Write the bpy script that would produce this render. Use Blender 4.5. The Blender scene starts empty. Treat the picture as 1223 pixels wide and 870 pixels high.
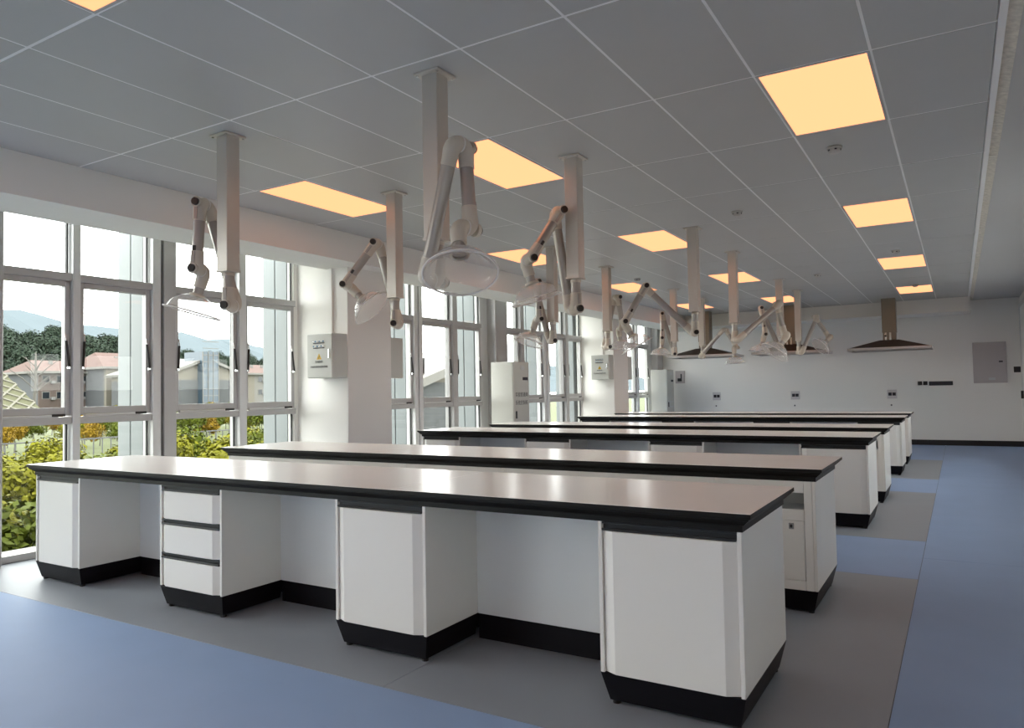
import bpy, math, random
from mathutils import Vector, Matrix
random.seed(7)
scn = bpy.context.scene
COL = scn.collection

# ------------------------------------------------------------------ camera, world, exposure
def make_camera():
    yaw, pitch, roll = .5428, .0369, -.0179
    f = Vector((-math.sin(yaw)*math.cos(pitch), math.cos(yaw)*math.cos(pitch), math.sin(pitch)))
    r = Vector((math.cos(yaw), math.sin(yaw), 0)); u = r.cross(f)
    r2 = r*math.cos(roll)+u*math.sin(roll); u2 = -r*math.sin(roll)+u*math.cos(roll)
    cd = bpy.data.cameras.new('camera'); co = bpy.data.objects.new('camera', cd); COL.objects.link(co)
    m = Matrix((r2, u2, -f)).transposed().to_4x4(); m.translation = Vector((5.1385, -1.8834, 1.3338))
    co.matrix_world = m
    cd.sensor_fit = 'HORIZONTAL'; cd.sensor_width = 36; cd.lens = 882.7/1223*36
    cd.clip_start = .05; cd.clip_end = 8000
    scn.camera = co
make_camera()
SKY_STRENGTH = 10.0
LAMP_COLOR = (1.0, .375, .175); LAMP_STRENGTH = 1.95
scn.view_settings.view_transform = 'Standard'
try: scn.view_settings.look = 'None'
except Exception: pass
scn.view_settings.gamma = 1.0
scn.view_settings.use_curve_mapping = False
scn.view_settings.exposure = 0.0

def make_world():
    w = bpy.data.worlds.new('overcast_sky'); scn.world = w; w.use_nodes = True
    nt = w.node_tree; nt.nodes.clear()
    out = nt.nodes.new('ShaderNodeOutputWorld'); bg = nt.nodes.new('ShaderNodeBackground')
    tc = nt.nodes.new('ShaderNodeTexCoord'); mp = nt.nodes.new('ShaderNodeMapping')
    mp.inputs['Scale'].default_value = (1.6, 1.6, 7)
    no = nt.nodes.new('ShaderNodeTexNoise'); no.inputs['Scale'].default_value = 2.2
    no.inputs['Detail'].default_value = 6; no.inputs['Roughness'].default_value = .55
    cr = nt.nodes.new('ShaderNodeValToRGB')
    cr.color_ramp.elements[0].position = .35; cr.color_ramp.elements[0].color = (.68, .71, .69, 1)
    cr.color_ramp.elements[1].position = .66; cr.color_ramp.elements[1].color = (.91, .925, .885, 1)
    nt.links.new(tc.outputs['Generated'], mp.inputs['Vector']); nt.links.new(mp.outputs[0], no.inputs['Vector'])
    nt.links.new(no.outputs['Fac'], cr.inputs[0]); nt.links.new(cr.outputs[0], bg.inputs[0])
    bg.inputs[1].default_value = SKY_STRENGTH
    nt.links.new(bg.outputs[0], out.inputs[0])
make_world()

# ------------------------------------------------------------------ materials
MATS = {}
def mat(name, color, rough=.5, metal=0., spec=.5, noise=0., nscale=8., bump=0., bscale=60., coat=0.):
    m = bpy.data.materials.new(name); m.use_nodes = True; nt = m.node_tree
    b = nt.nodes['Principled BSDF']
    b.inputs['Base Color'].default_value = (*color, 1); b.inputs['Roughness'].default_value = rough
    b.inputs['Metallic'].default_value = metal; b.inputs['Specular IOR Level'].default_value = spec
    if coat: b.inputs['Coat Weight'].default_value = coat; b.inputs['Coat Roughness'].default_value = .15
    if noise or bump:
        tc = nt.nodes.new('ShaderNodeTexCoord')
        if noise:
            n = nt.nodes.new('ShaderNodeTexNoise'); n.inputs['Scale'].default_value = nscale; n.inputs['Detail'].default_value = 5
            nt.links.new(tc.outputs['Object'], n.inputs['Vector'])
            mx = nt.nodes.new('ShaderNodeMixRGB')
            mx.inputs[1].default_value = (*[c*(1-noise) for c in color], 1)
            mx.inputs[2].default_value = (*[min(1, c*(1+noise)) for c in color], 1)
            nt.links.new(n.outputs['Fac'], mx.inputs[0]); nt.links.new(mx.outputs[0], b.inputs['Base Color'])
        if bump:
            n2 = nt.nodes.new('ShaderNodeTexNoise'); n2.inputs['Scale'].default_value = bscale; n2.inputs['Detail'].default_value = 3
            nt.links.new(tc.outputs['Object'], n2.inputs['Vector'])
            bp = nt.nodes.new('ShaderNodeBump'); bp.inputs['Strength'].default_value = bump; bp.inputs['Distance'].default_value = .01
            nt.links.new(n2.outputs['Fac'], bp.inputs['Height']); nt.links.new(bp.outputs[0], b.inputs['Normal'])
    MATS[name] = m; return m
def mat_emit(name, color, strength):
    m = bpy.data.materials.new(name); m.use_nodes = True; nt = m.node_tree; nt.nodes.clear()
    o = nt.nodes.new('ShaderNodeOutputMaterial'); e = nt.nodes.new('ShaderNodeEmission')
    e.inputs[0].default_value = (*color, 1); e.inputs[1].default_value = strength
    nt.links.new(e.outputs[0], o.inputs[0]); MATS[name] = m; return m
def mat_clear(name, tint, body, body_fac, rough=.05, ior=1.45):
    """thin clear sheet: transparent, with fresnel gloss and a little milky body"""
    m = bpy.data.materials.new(name); m.use_nodes = True; nt = m.node_tree; nt.nodes.clear()
    o = nt.nodes.new('ShaderNodeOutputMaterial'); t = nt.nodes.new('ShaderNodeBsdfTransparent')
    t.inputs[0].default_value = (*tint, 1)
    g = nt.nodes.new('ShaderNodeBsdfGlossy'); g.inputs['Roughness'].default_value = rough
    fr = nt.nodes.new('ShaderNodeFresnel'); fr.inputs[0].default_value = ior
    mx = nt.nodes.new('ShaderNodeMixShader')
    ge = nt.nodes.new('ShaderNodeNewGeometry'); sub = nt.nodes.new('ShaderNodeMath'); sub.operation = 'SUBTRACT'; sub.inputs[0].default_value = 1
    mul = nt.nodes.new('ShaderNodeMath'); mul.operation = 'MULTIPLY'
    nt.links.new(ge.outputs['Backfacing'], sub.inputs[1]); nt.links.new(sub.outputs[0], mul.inputs[0]); nt.links.new(fr.outputs[0], mul.inputs[1])
    nt.links.new(mul.outputs[0], mx.inputs[0])   # gloss only on the outer faces of the sheet
    last = t
    if body_fac > 0:
        d = nt.nodes.new('ShaderNodeBsdfDiffuse'); d.inputs[0].default_value = (*body, 1)
        tr = nt.nodes.new('ShaderNodeBsdfTranslucent'); tr.inputs[0].default_value = (*body, 1)
        a = nt.nodes.new('ShaderNodeMixShader'); a.inputs[0].default_value = .5
        nt.links.new(d.outputs[0], a.inputs[1]); nt.links.new(tr.outputs[0], a.inputs[2])
        bmx = nt.nodes.new('ShaderNodeMixShader'); bmx.inputs[0].default_value = body_fac
        nt.links.new(t.outputs[0], bmx.inputs[1]); nt.links.new(a.outputs[0], bmx.inputs[2]); last = bmx
    nt.links.new(last.outputs[0], mx.inputs[1]); nt.links.new(g.outputs[0], mx.inputs[2])
    nt.links.new(mx.outputs[0], o.inputs[0]); MATS[name] = m; return m

mat('wall_paint', (.85, .835, .80), .75, bump=.05, bscale=90)
mat('ceiling_panel', (.50, .50, .495), .42, noise=.03, nscale=3)
mat('ceiling_runner', (.92, .92, .92), .45)
mat('gypsum', (.56, .56, .56), .8)
mat('raw_plaster', (.72, .68, .60), .85, noise=.35, nscale=30)
mat('floor_blue', (.28, .39, .60), .55, spec=.14, noise=.06, nscale=2.5, bump=.03, bscale=250)
mat('floor_grey', (.27, .30, .34), .48, spec=.35, noise=.05, nscale=3, bump=.03, bscale=250)
mat('screed', (.10, .11, .13), .7)
mat('black_rubber', (.012, .012, .014), .45)
mat('black_plinth', (.006, .006, .009), .5, spec=.15)
mat('black_edge', (.008, .008, .008), .5, spec=.2)
mat('worktop_top', (.90, .88, .855), .24, spec=.7, noise=.03, nscale=2)
mat('steel_white', (.81, .795, .76), .32)
mat('steel_panel', (.84, .85, .86), .35)
mat('steel_grey', (.55, .57, .57), .38)
mat('handle_dark', (.028, .031, .035), .4, spec=.3)
mat('lock_grey', (.30, .31, .32), .4, metal=.4)
mat('aluminium', (.50, .49, .48), .38, metal=.35)
mat('frame_grey', (.46, .45, .45), .40, metal=.15)
mat('frame_light', (.66, .66, .66), .40, metal=.1)
mat('gasket', (.03, .03, .03), .6)
mat('chrome', (.75, .75, .75), .2, metal=1)
mat('post_metal', (.62, .575, .52), .35, metal=.45)
mat('arm_plastic', (.62, .57, .49), .40)
mat('arm_tube', (.42, .39, .36), .32, metal=.5)
mat('knob_black', (.012, .010, .010), .35)
mat_clear('window_glass', (.985, .99, .99), (1, 1, 1), 0, .01, 1.35)
mat_clear('clear_plastic', (.96, .96, .96), (.9, .88, .86), .20, .08, 1.45)
mat('rim_plastic', (.78, .76, .74), .3)
mat_emit('lamp_diffuser', LAMP_COLOR, LAMP_STRENGTH)
mat('lamp_frame', (.85, .84, .82), .4)
mat('detector_white', (.55, .53, .5), .5)
mat('box_beige', (.60, .61, .57), .45)
mat('cabinet_grey', (.54, .54, .50), .42)
mat('ink', (.02, .02, .03), .6)
mat('led_blue', (.08, .25, .45), .3)
mat('warn_yellow', (.75, .48, .04), .5)
mat('hood_steel', (.24, .21, .16), .35, metal=.5)
mat('hood_canopy', (.055, .048, .042), .45, metal=.3)
mat('hood_lip', (.55, .52, .50), .3, metal=.7)
mat('hood_bright', (.75, .70, .60), .2, metal=.8)
mat('db_paint', (.50, .46, .46), .5)
mat('socket_plate', (.62, .60, .60), .4)
mat('fin_panel', (.185, .205, .21), .45)
mat('concrete_ledge', (.18, .175, .165), .8, noise=.1)
# outside
mat('lawn', (0.042, 0.053, 0.004), .9, noise=.35, nscale=.6)
mat('leaf_lime', (0.099, 0.096, 0.004), .7, spec=.08, noise=.35, nscale=3)
mat('leaf_green', (0.047, 0.059, 0.004), .7, spec=.08, noise=.35, nscale=3)
mat('leaf_rust', (0.122, 0.053, 0.005), .7, spec=.08, noise=.3, nscale=3)
mat('leaf_gold', (0.134, 0.083, 0.006), .7, spec=.08, noise=.3, nscale=3)
mat('leaf_pine', (0.020, 0.030, 0.020), .8, spec=.08, noise=.4, nscale=.5)
mat('bark', (0.023, 0.018, 0.013), .9, noise=.3)
mat('bark_pale', (0.084, 0.079, 0.070), .9)
mat('hill_green', (0.020, 0.027, 0.013), .95, noise=.4, nscale=.05)
mat('mountain', (0.087, 0.105, 0.115), 1., noise=.10, nscale=.01, spec=0)  # pale blue-grey carries the distance haze in the colour
mat('slope_grass', (0.050, 0.050, 0.022), .95, noise=.2, nscale=.3)
mat('lattice_rib', (0.094, 0.089, 0.067), .9)
mat('brick_wall', (0.055, 0.039, 0.032), .85, noise=.15, nscale=.5)
mat('brick_grey', (0.045, 0.048, 0.052), .85, noise=.15, nscale=.5)
mat('cream_wall', (0.107, 0.097, 0.077), .85)
mat('granite', (0.045, 0.048, 0.050), .85, noise=.4, nscale=1.6)
mat('roof_tile', (0.064, 0.033, 0.025), .85, noise=.15, nscale=.4)
mat('eave_white', (0.114, 0.110, 0.101), .8)
mat('ac_white', (0.114, 0.114, 0.111), .6)
mat('dark_pane', (0.009, 0.012, 0.015), .15)
mat('blue_glass', (0.031, 0.050, 0.067), .12)
mat('fence_grey', (0.054, 0.055, 0.055), .6)

# ------------------------------------------------------------------ mesh helpers
class MB:
    def __init__(s): s.v = []; s.f = []; s.m = []; s.sm = []
    def add(s, verts, faces, mi=0, smooth=False):
        n = len(s.v); s.v += [tuple(v) for v in verts]
        for q in faces: s.f.append([i+n for i in q]); s.m.append(mi); s.sm.append(smooth)
        return s
    def box(s, x0, x1, y0, y1, z0, z1, mi=0, top_mi=None):
        v = [(x, y, z) for z in (z0, z1) for y in (y0, y1) for x in (x0, x1)]
        s.add(v, [(0, 2, 3, 1), (0, 1, 5, 4), (1, 3, 7, 5), (3, 2, 6, 7), (2, 0, 4, 6)], mi)
        s.add(v, [(4, 5, 7, 6)], mi if top_mi is None else top_mi); return s
    def bevbox(s, x0, x1, y0, y1, z0, z1, b=.004, mi=0):
        """box with chamfered vertical and horizontal edges (stack of 8-gons)"""
        def ring(i, z):
            return [(x0+b+i, y0+i, z), (x1-b-i, y0+i, z), (x1-i, y0+b+i, z), (x1-i, y1-b-i, z), (x1-b-i, y1-i, z), (x0+b+i, y1-i, z), (x0+i, y1-b-i, z), (x0+i, y0+b+i, z)]
        return s.loft([ring(b*.7, z0), ring(0, z0+b), ring(0, z1-b), ring(b*.7, z1)], mi)
    def loft(s, rings, mi=0, cap=True, smooth=False):
        n = len(rings[0]); v = [p for r in rings for p in r]; fs = []
        for k in range(len(rings)-1):
            for i in range(n):
                j = (i+1) % n; fs.append((k*n+i, k*n+j, (k+1)*n+j, (k+1)*n+i))
        s.add(v, fs, mi, smooth)
        if cap:
            s.add(rings[0], [tuple(range(n-1, -1, -1))], mi); s.add(rings[-1], [tuple(range(n))], mi)
        return s
    def tube(s, pts, r, n=14, mi=0, cap=True, smooth=True):
        pts = [Vector(p) for p in pts]; rs = r if isinstance(r, (list, tuple)) else [r]*len(pts)
        rings = []; t0 = (pts[1]-pts[0]).normalized()
        a = t0.orthogonal().normalized()
        for i, p in enumerate(pts):
            t = ((pts[i]-pts[i-1]).normalized() if i else t0)+((pts[i+1]-pts[i]).normalized() if i < len(pts)-1 else Vector())
            t.normalize(); a = (a-t*a.dot(t)).normalized(); b = t.cross(a)
            rings.append([p+(a*math.cos(2*math.pi*k/n)+b*math.sin(2*math.pi*k/n))*rs[i] for k in range(n)])
        return s.loft(rings, mi, cap, smooth)
    def lathe(s, o, ax, prof, n=28, mi=0, smooth=True, cap=False):
        ax = Vector(ax).normalized(); a = ax.orthogonal().normalized(); b = ax.cross(a); o = Vector(o)
        return s.loft([[o+ax*h+(a*math.cos(2*math.pi*k/n)+b*math.sin(2*math.pi*k/n))*r for k in range(n)] for r, h in prof], mi, cap, smooth)
    def obox(s, p0, p1, w, hvec, t, mi=0):
        """bar from p0 to p1, width w across, thickness t along hvec"""
        p0 = Vector(p0); p1 = Vector(p1); d = (p1-p0).normalized(); h = Vector(hvec).normalized(); c = d.cross(h).normalized()*w/2; h = h*t/2
        v = [p+sx*c+sy*h for p in (p0, p1) for sx, sy in ((-1, -1), (1, -1), (1, 1), (-1, 1))]
        return s.add(v, [(3, 2, 1, 0), (4, 5, 6, 7), (0, 1, 5, 4), (1, 2, 6, 5), (2, 3, 7, 6), (3, 0, 4, 7)], mi)
    def mesh(s, name, mats):
        me = bpy.data.meshes.new(name); me.from_pydata(s.v, [], s.f)
        for m in (mats if isinstance(mats, (list, tuple)) else [mats]): me.materials.append(MATS[m])
        me.polygons.foreach_set('material_index', s.m); me.polygons.foreach_set('use_smooth', s.sm)
        me.update(); return me
    def build(s, name, mats, parent=None, loc=None):
        return link(name, s.mesh(name, mats), parent, loc)
def link(name, data, parent=None, loc=None):
    o = bpy.data.objects.new(name, data); COL.objects.link(o)
    if parent: o.parent = parent
    if loc is not None: o.location = loc
    return o
def tag(o, label=None, cat=None, group=None, kind=None):
    if label: o['label'] = label
    if cat: o['category'] = cat
    if group: o['group'] = group
    if kind: o['kind'] = kind
    return o
def thing(name, label, cat, loc=(0, 0, 0), rz=0, group=None):
    o = link(name, None, None, loc); o.rotation_euler = (0, 0, rz); o.empty_display_size = .1
    return tag(o, label, cat, group)
def structure(o): o['kind'] = 'structure'; return o
def copy_tree(o, parent=None):
    c = o.copy(); COL.objects.link(c)
    if parent: c.parent = parent
    for ch in list(o.children): copy_tree(ch, c)
    return c
def text_mesh(name, body, size, mname, parent, loc, rot, extrude=.0004):
    cu = bpy.data.curves.new(name, 'FONT'); cu.body = body; cu.size = size; cu.align_x = 'CENTER'; cu.align_y = 'CENTER'; cu.extrude = extrude
    tmp = bpy.data.objects.new(name, cu); COL.objects.link(tmp)
    dg = bpy.context.evaluated_depsgraph_get(); me = bpy.data.meshes.new_from_object(tmp.evaluated_get(dg))
    bpy.data.objects.remove(tmp); me.materials.clear(); me.materials.append(MATS[mname])
    o = link(name, me, parent, loc); o.rotation_euler = rot; return o

# ------------------------------------------------------------------ room dimensions
H = 3.101            # ceiling height
YB = 16.65           # back wall
XW = -1.55           # inner face of window mullions
XR = 6.28            # right wall
YF = -10.8            # wall behind the camera
BEAM_Z = 2.79

# ------------------------------------------------------------------ floor
fl = structure(MB().box(-1.72, XR, YF, YB, -.12, -.003).build('floor', 'screed'))
def sheet(x0, x1, y0, y1, m):
    g = .0015
    MB().bevbox(x0+g, x1-g, y0+g, y1-g, -.003, .0, .001).build('vinyl_sheet', m, fl)
pads = [(.72, 3.90), (5.31, 8.52), (10.0, 13.0)]
sheet(-1.55, 4.858, YF, -1.4, 'floor_blue'); sheet(-1.55, 4.858, -1.4, .72, 'floor_blue')
prev = .72
for i, (a, b) in enumerate(pads):
    if a > prev: sheet(-1.55, 4.858, prev, a, 'floor_blue')
    sheet(-1.55, 2.85, a, b, 'floor_grey'); sheet(2.85, 4.858, a, b, 'floor_grey'); prev = b
sheet(-1.55, 4.858, prev, YB, 'floor_blue')
for a, b in ((YF, -1.2), (-1.2, 4.62), (4.62, 10.6), (10.6, YB)): sheet(4.858, XR, a, b, 'floor_blue')

# ------------------------------------------------------------------ ceiling with metal panels
LIGHT_X = [0, 3, 7]; LIGHT_ROWS = [-7, -4, -1, 2, 5, 8, 11]
ce = structure(MB().box(-.54, 5.365, YF, 15.8, H+.012, H+.05).build('ceiling', 'ceiling_runner'))
rn = MB()
for j in range(0, 9): rn.box(j*.6-.012, j*.6+.012, YF, 15.8, H+.0015, H+.012)
for i in range(-8, 14): rn.box(-.54, 5.365, i*1.2-.012, i*1.2+.012, H+.0025, H+.012)
rn.build('ceiling_runner', 'ceiling_runner', ce)
pan_cache = {}
for i in range(-9, 14):
    y0, y1 = max(i*1.2, YF), min(i*1.2+1.2, 15.8)
    for j in range(-1, 9):
        x0, x1 = max(j*.6, -.54), min(j*.6+.6, 5.365)
        if j in LIGHT_X and i in LIGHT_ROWS: continue
        k = (round(x1-x0, 3), round(y1-y0, 3))
        if k not in pan_cache:
            g = .0045; w, d = k[0]/2-g, k[1]/2-.0065
            def R_(i_, z): return [(-w+i_, -d+i_, z), (w-i_, -d+i_, z), (w-i_, d-i_, z), (-w+i_, d-i_, z)]
            pan_cache[k] = MB().loft([R_(.004, 0), R_(0, .005), R_(0, .0118)]).mesh('ceiling_panel', 'ceiling_panel')
        link('ceiling_panel', pan_cache[k], ce, ((x0+x1)/2, (y0+y1)/2, H))
# plain ceiling beyond the metal panels, with the rough plaster strip along its edge
structure(MB().box(5.46, XR, YF, YB, H, H+.1).build('ceiling', 'gypsum'))
tr = structure(MB().box(5.365, 5.40, YF, YB, H-.004, H+.05).build('trim_1', 'ceiling_runner'))
st = MB(); ys = [YF+.45*k for k in range(int((YB-YF)/.45)+1)]+[YB]
for k in range(len(ys)-1):
    a0, a1 = random.uniform(.0, .012), random.uniform(.0, .012)
    st.add([(5.40, ys[k], H+.008+a0), (5.46, ys[k], H-.002), (5.46, ys[k+1], H-.002), (5.40, ys[k+1], H+.008+a1), (5.40, ys[k], H+.05), (5.46, ys[k], H+.05), (5.46, ys[k+1], H+.05), (5.40, ys[k+1], H+.05)],
           [(3, 2, 1, 0), (4, 5, 6, 7), (0, 1, 5, 4), (2, 3, 7, 6), (1, 2, 6, 5), (3, 0, 4, 7)])
st.build('plaster_edge', 'raw_plaster', tr)
# slab over the window recess and over the back beam
structure(MB().box(-1.72, -.54, YF, YB, H+.012, H+.1).build('ceiling', 'wall_paint'))
structure(MB().box(-.54, 5.365, 15.8, YB, H+.012, H+.1).build('ceiling', 'wall_paint'))
structure(MB().box(-1.13, -.54, YF, YB, BEAM_Z, H+.012).build('trim_2', 'wall_paint'))     # beam along the windows
structure(MB().box(-.54, 5.40, 15.8, YB, BEAM_Z+.02, H+.012).build('trim_3', 'wall_paint'))  # beam along the back wall

# ------------------------------------------------------------------ walls
wb = structure(MB().box(-1.72, XR+.2, YB, YB+.2, 0, H+.1).build('wall_back', 'wall_paint'))
# right wall with added windows, all out of view, to brighten the room
CZ0, CZ1 = 1.45, 2.25; CW = [(-9.6+k*2.45, -9.6+k*2.45+2.1) for k in range(3)]+[(5.2, 7.3), (8.0, 10.1), (10.8, 12.9)]
wr_ = MB().box(XR, XR+.2, YF, YB, 0, CZ0); wr_.box(XR, XR+.2, YF, YB, CZ1, H+.1)
yy_ = YF
for a, b in CW+[(YB, YB)]:
    wr_.box(XR, XR+.2, yy_, a, CZ0, CZ1); yy_ = b
wr = structure(wr_.build('wall_right', 'wall_paint'))
for k, (a, b) in enumerate(CW):
    w = structure(link('window_%d' % (k+41), None, None, (XR+.1, (a+b)/2, CZ0))); h_ = (b-a)/2  # added window, unseen, lets extra daylight in
    fr_ = MB()
    for q in ((-h_, -h_+.05, 0, .8), (h_-.05, h_, 0, .8), (-.025, .025, 0, .8)): fr_.bevbox(-.03, .03, *q, .004)
    fr_.bevbox(-.03, .03, -h_, h_, 0, .05, .004); fr_.bevbox(-.03, .03, -h_, h_, .75, .8, .004); fr_.build('frame', 'frame_light', w)
    for q in ((-h_+.05, -.025), (.025, h_-.05)): MB().box(-.004, .004, *q, .05, .75).build('pane', 'window_glass', w)
wf = structure(MB().box(-1.72, XR+.2, YF-.2, YF, 0, H+.1).build('wall_front', 'wall_paint'))
structure(MB().box(-1.5, XR, YB-.015, YB, 0, .115).build('baseboard_back', 'black_rubber'))
structure(MB().box(XR-.015, XR, YF, 14.9, 0, .115).build('baseboard_right', 'black_rubber'))
# door with casing in the right wall near the far corner
dr = structure(link('door_1', None, None, (XR, 15.6, 0)))
for nm, a in (('casing', (-.03, .0, .90, .98, 0, 2.95)), ('casing', (-.03, .0, -.6, -.52, 0, 2.95)), ('casing', (-.03, .0, -.52, .90, 2.87, 2.95))):
    MB().bevbox(*a, .006).build(nm, 'frame_light', dr)
dl = MB().bevbox(-.012, .0, -.52, .90, .01, 2.87, .003).build('door_leaf', 'steel_panel', dr)
MB().bevbox(-.06, -.012, .74, .80, 1.0, 1.16, .005).build('door_handle', 'handle_dark', dl)
# columns on the window side
for nm, y0, y1 in (('wall_column', 4.34, 5.09), ('wall_column', 12.10, 12.86)):
    structure(MB().bevbox(-1.66, -.79 if y0 < 6 else -.87, y0, y1, 0, H+.01, .006).build(nm, 'wall_paint'))
structure(MB().box(-1.70, -1.60, 4.28, 5.12, 0, H+.01).build('wall_left', 'wall_paint'))
structure(MB().box(-1.70, -1.60, 12.08, 12.90, 0, H+.01).build('wall_left', 'wall_paint'))
structure(MB().box(-1.70, -1.55, YF, -8.0, 0, H+.01).build('wall_left', 'wall_paint'))
structure(MB().box(-1.70, -1.55, -3.5, -2.6, 0, H+.01).build('wall_left', 'wall_paint'))
# slim grey structural pillars standing in the window band
for y0, y1 in ((.74, 1.09), (8.50, 8.88), (16.22, 16.62)):
    structure(MB().bevbox(-1.70, -1.43, y0, y1, 0, H+.01, .01).build('wall_pillar', 'frame_grey'))
structure(MB().box(-1.70, -1.60, 8.28, 8.52, 0, H+.01).build('wall_left', 'frame_light'))
structure(MB().box(-1.70, -1.60, 15.95, 16.65, 0, H+.01).build('wall_left', 'frame_light'))

# ------------------------------------------------------------------ windows
BAYS = [(-8.0,-7.2),(-7.1,-6.3),(-6.1,-5.3),(-5.2,-4.4),(-4.3,-3.5),(-2.60, -1.88), (-1.78, -1.03), (-.80, -.08), (.0, .74), (1.09, 1.70), (1.765, 2.458), (2.709, 3.469), (3.563, 4.28),
        (5.12, 5.74), (5.80, 6.50), (6.69, 7.45), (7.57, 8.28), (8.88, 9.53), (9.65, 10.38), (10.60, 11.30), (11.42, 12.08),
        (12.90, 13.40), (13.48, 14.20), (14.40, 15.12), (15.22, 15.95)]
MULL = [(-7.2,-7.1),(-6.3,-6.1),(-5.3,-5.2),(-4.4,-4.3),(-1.88, -1.78), (-1.03, -.80), (-.08, .0), (1.70, 1.765), (2.458, 2.543), (2.573, 2.709), (3.469, 3.563), (5.74, 5.80), (6.50, 6.58), (6.605, 6.69),
        (7.45, 7.57), (9.53, 9.65), (10.38, 10.47), (10.50, 10.60), (11.30, 11.42), (13.40, 13.48), (14.20, 14.40), (15.12, 15.22)]
MB().box(-1.70, -1.60, 2.54, 2.576, 0, H).build('trim_4', 'gasket')['kind'] = 'structure'
MB().box(-1.70, -1.60, 6.57, 6.61, 0, H).build('trim_5', 'gasket')['kind'] = 'structure'
MB().box(-1.70, -1.60, 10.46, 10.51, 0, H).build('trim_6', 'gasket')['kind'] = 'structure'
n = 6
for y0, y1 in MULL:
    n += 1
    structure(MB().bevbox(-1.72, XW, y0, y1, 0, H+.01, .005).build('trim_%d' % n, 'frame_light' if y1-y0 < .11 else 'frame_grey'))
GX = -1.635
for n, (y0, y1) in enumerate(BAYS):
    w = structure(link('window_%d' % (n+1), None, None, (GX, (y0+y1)/2, 0)))
    h = (y1-y0)/2
    def bar(nm, a, b, z0, z1, x0, x1, m, par=w, bev=.004): return MB().bevbox(x0-GX, x1-GX, a, b, z0, z1, bev).build(nm, m, par)
    bar('sill_frame', -h, h, 0, .058, -1.70, -1.56, 'frame_grey')
    bar('transom', -h, h, 1.114, 1.177, -1.70, -1.565, 'frame_grey')
    bar('transom', -h, h, 2.384, 2.451, -1.70, -1.565, 'frame_grey')
    bar('head_frame', -h, h, 3.03, H+.01, -1.70, -1.565, 'frame_grey')
    MB().box(-.004, .004, -h, h, .058, 1.114).build('pane', 'window_glass', w)
    MB().box(-.004, .004, -h, h, 2.451, 3.03).build('pane', 'window_glass', w)
    for z0, z1 in ((.058, 1.114), (2.451, 3.03)):
        bar('gasket', h-.022, h-.010, z0, z1, -1.645, -1.62, 'gasket', w, .001)
    # top-hung sash
    sa = MB()
    sa.bevbox(-.02, .045, -h+.004, -h+.05, 1.19, 2.384, .004); sa.bevbox(-.02, .045, h-.05, h-.004, 1.19, 2.384, .004)
    sa.bevbox(-.02, .044, -h+.05, h-.05, 2.335, 2.384, .004); sa.bevbox(-.02, .044, -h+.05, h-.05, 1.202, 1.262, .004)
    so = sa.build('sash', 'frame_grey', w)
    MB().box(-.004, .004, -h+.05, h-.05, 1.262, 2.335).build('pane', 'window_glass', so)
    MB().bevbox(.012, .05, -h+.06, h-.10, 1.178, 1.200, .004).build('lock_bar', 'frame_light', so)
    MB().bevbox(.044, .062, h-.16, h-.05, 1.183, 1.205, .004).build('latch', 'gasket', so)
    for s in (-1, 1):
        yy = s*(h-.028)
        st_ = MB().tube([(.060, yy-s*.02, 1.85), (.072, yy, 1.62)], .011, 8).build('stay', 'knob_black', w)
        MB().tube([(.048, yy-s*.022, 1.915), (.062, yy-s*.02, 1.85)], .006, 6).build('rod_end', 'chrome', st_)
        MB().bevbox(.045, .075, yy-.012, yy+.012, 1.60, 1.625, .003).build('bracket', 'chrome', st_)
# outside fins and ledge
fins = [(-1.0, -.82), (.76, 1.07), (2.47, 2.70), (4.30, 5.10), (6.52, 6.68), (8.30, 8.86), (10.40, 10.58), (12.0, 12.75), (14.22, 14.38)]
FN = ['beside the first pair of window bays', 'beside the window-end pillar', 'behind the nearest double mullion', 'behind the nearest wall column', 'behind the second double mullion', 'behind the slim grey pillar', 'behind the third double mullion', 'behind the far wall column', 'behind the farthest mullion']
for (y0, y1), s in zip(fins, FN):
    t = thing('facade_fin', 'white metal facade fin outside, '+s, 'facade fin', (-1.74, (y0+y1)/2, -1.2), group='facade fins')
    h = (y1-y0)/2
    MB().bevbox(-.20, .0, -h, h, 0, 6, .004).build('panel', 'fin_panel', t); MB().bevbox(-.42, -.212, -h, h, 0, 6, .004).build('panel', 'fin_panel', t)
    MB().box(-.40, -.02, -h+.02, h-.02, .0, 5.98).build('carrier', 'gasket', t)
tag(MB().bevbox(-2.35, -1.72, -6, 18, -1.2, -.04, .02).build('window_ledge', 'concrete_ledge'), 'pale concrete ledge outside below the windows', 'ledge')

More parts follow.
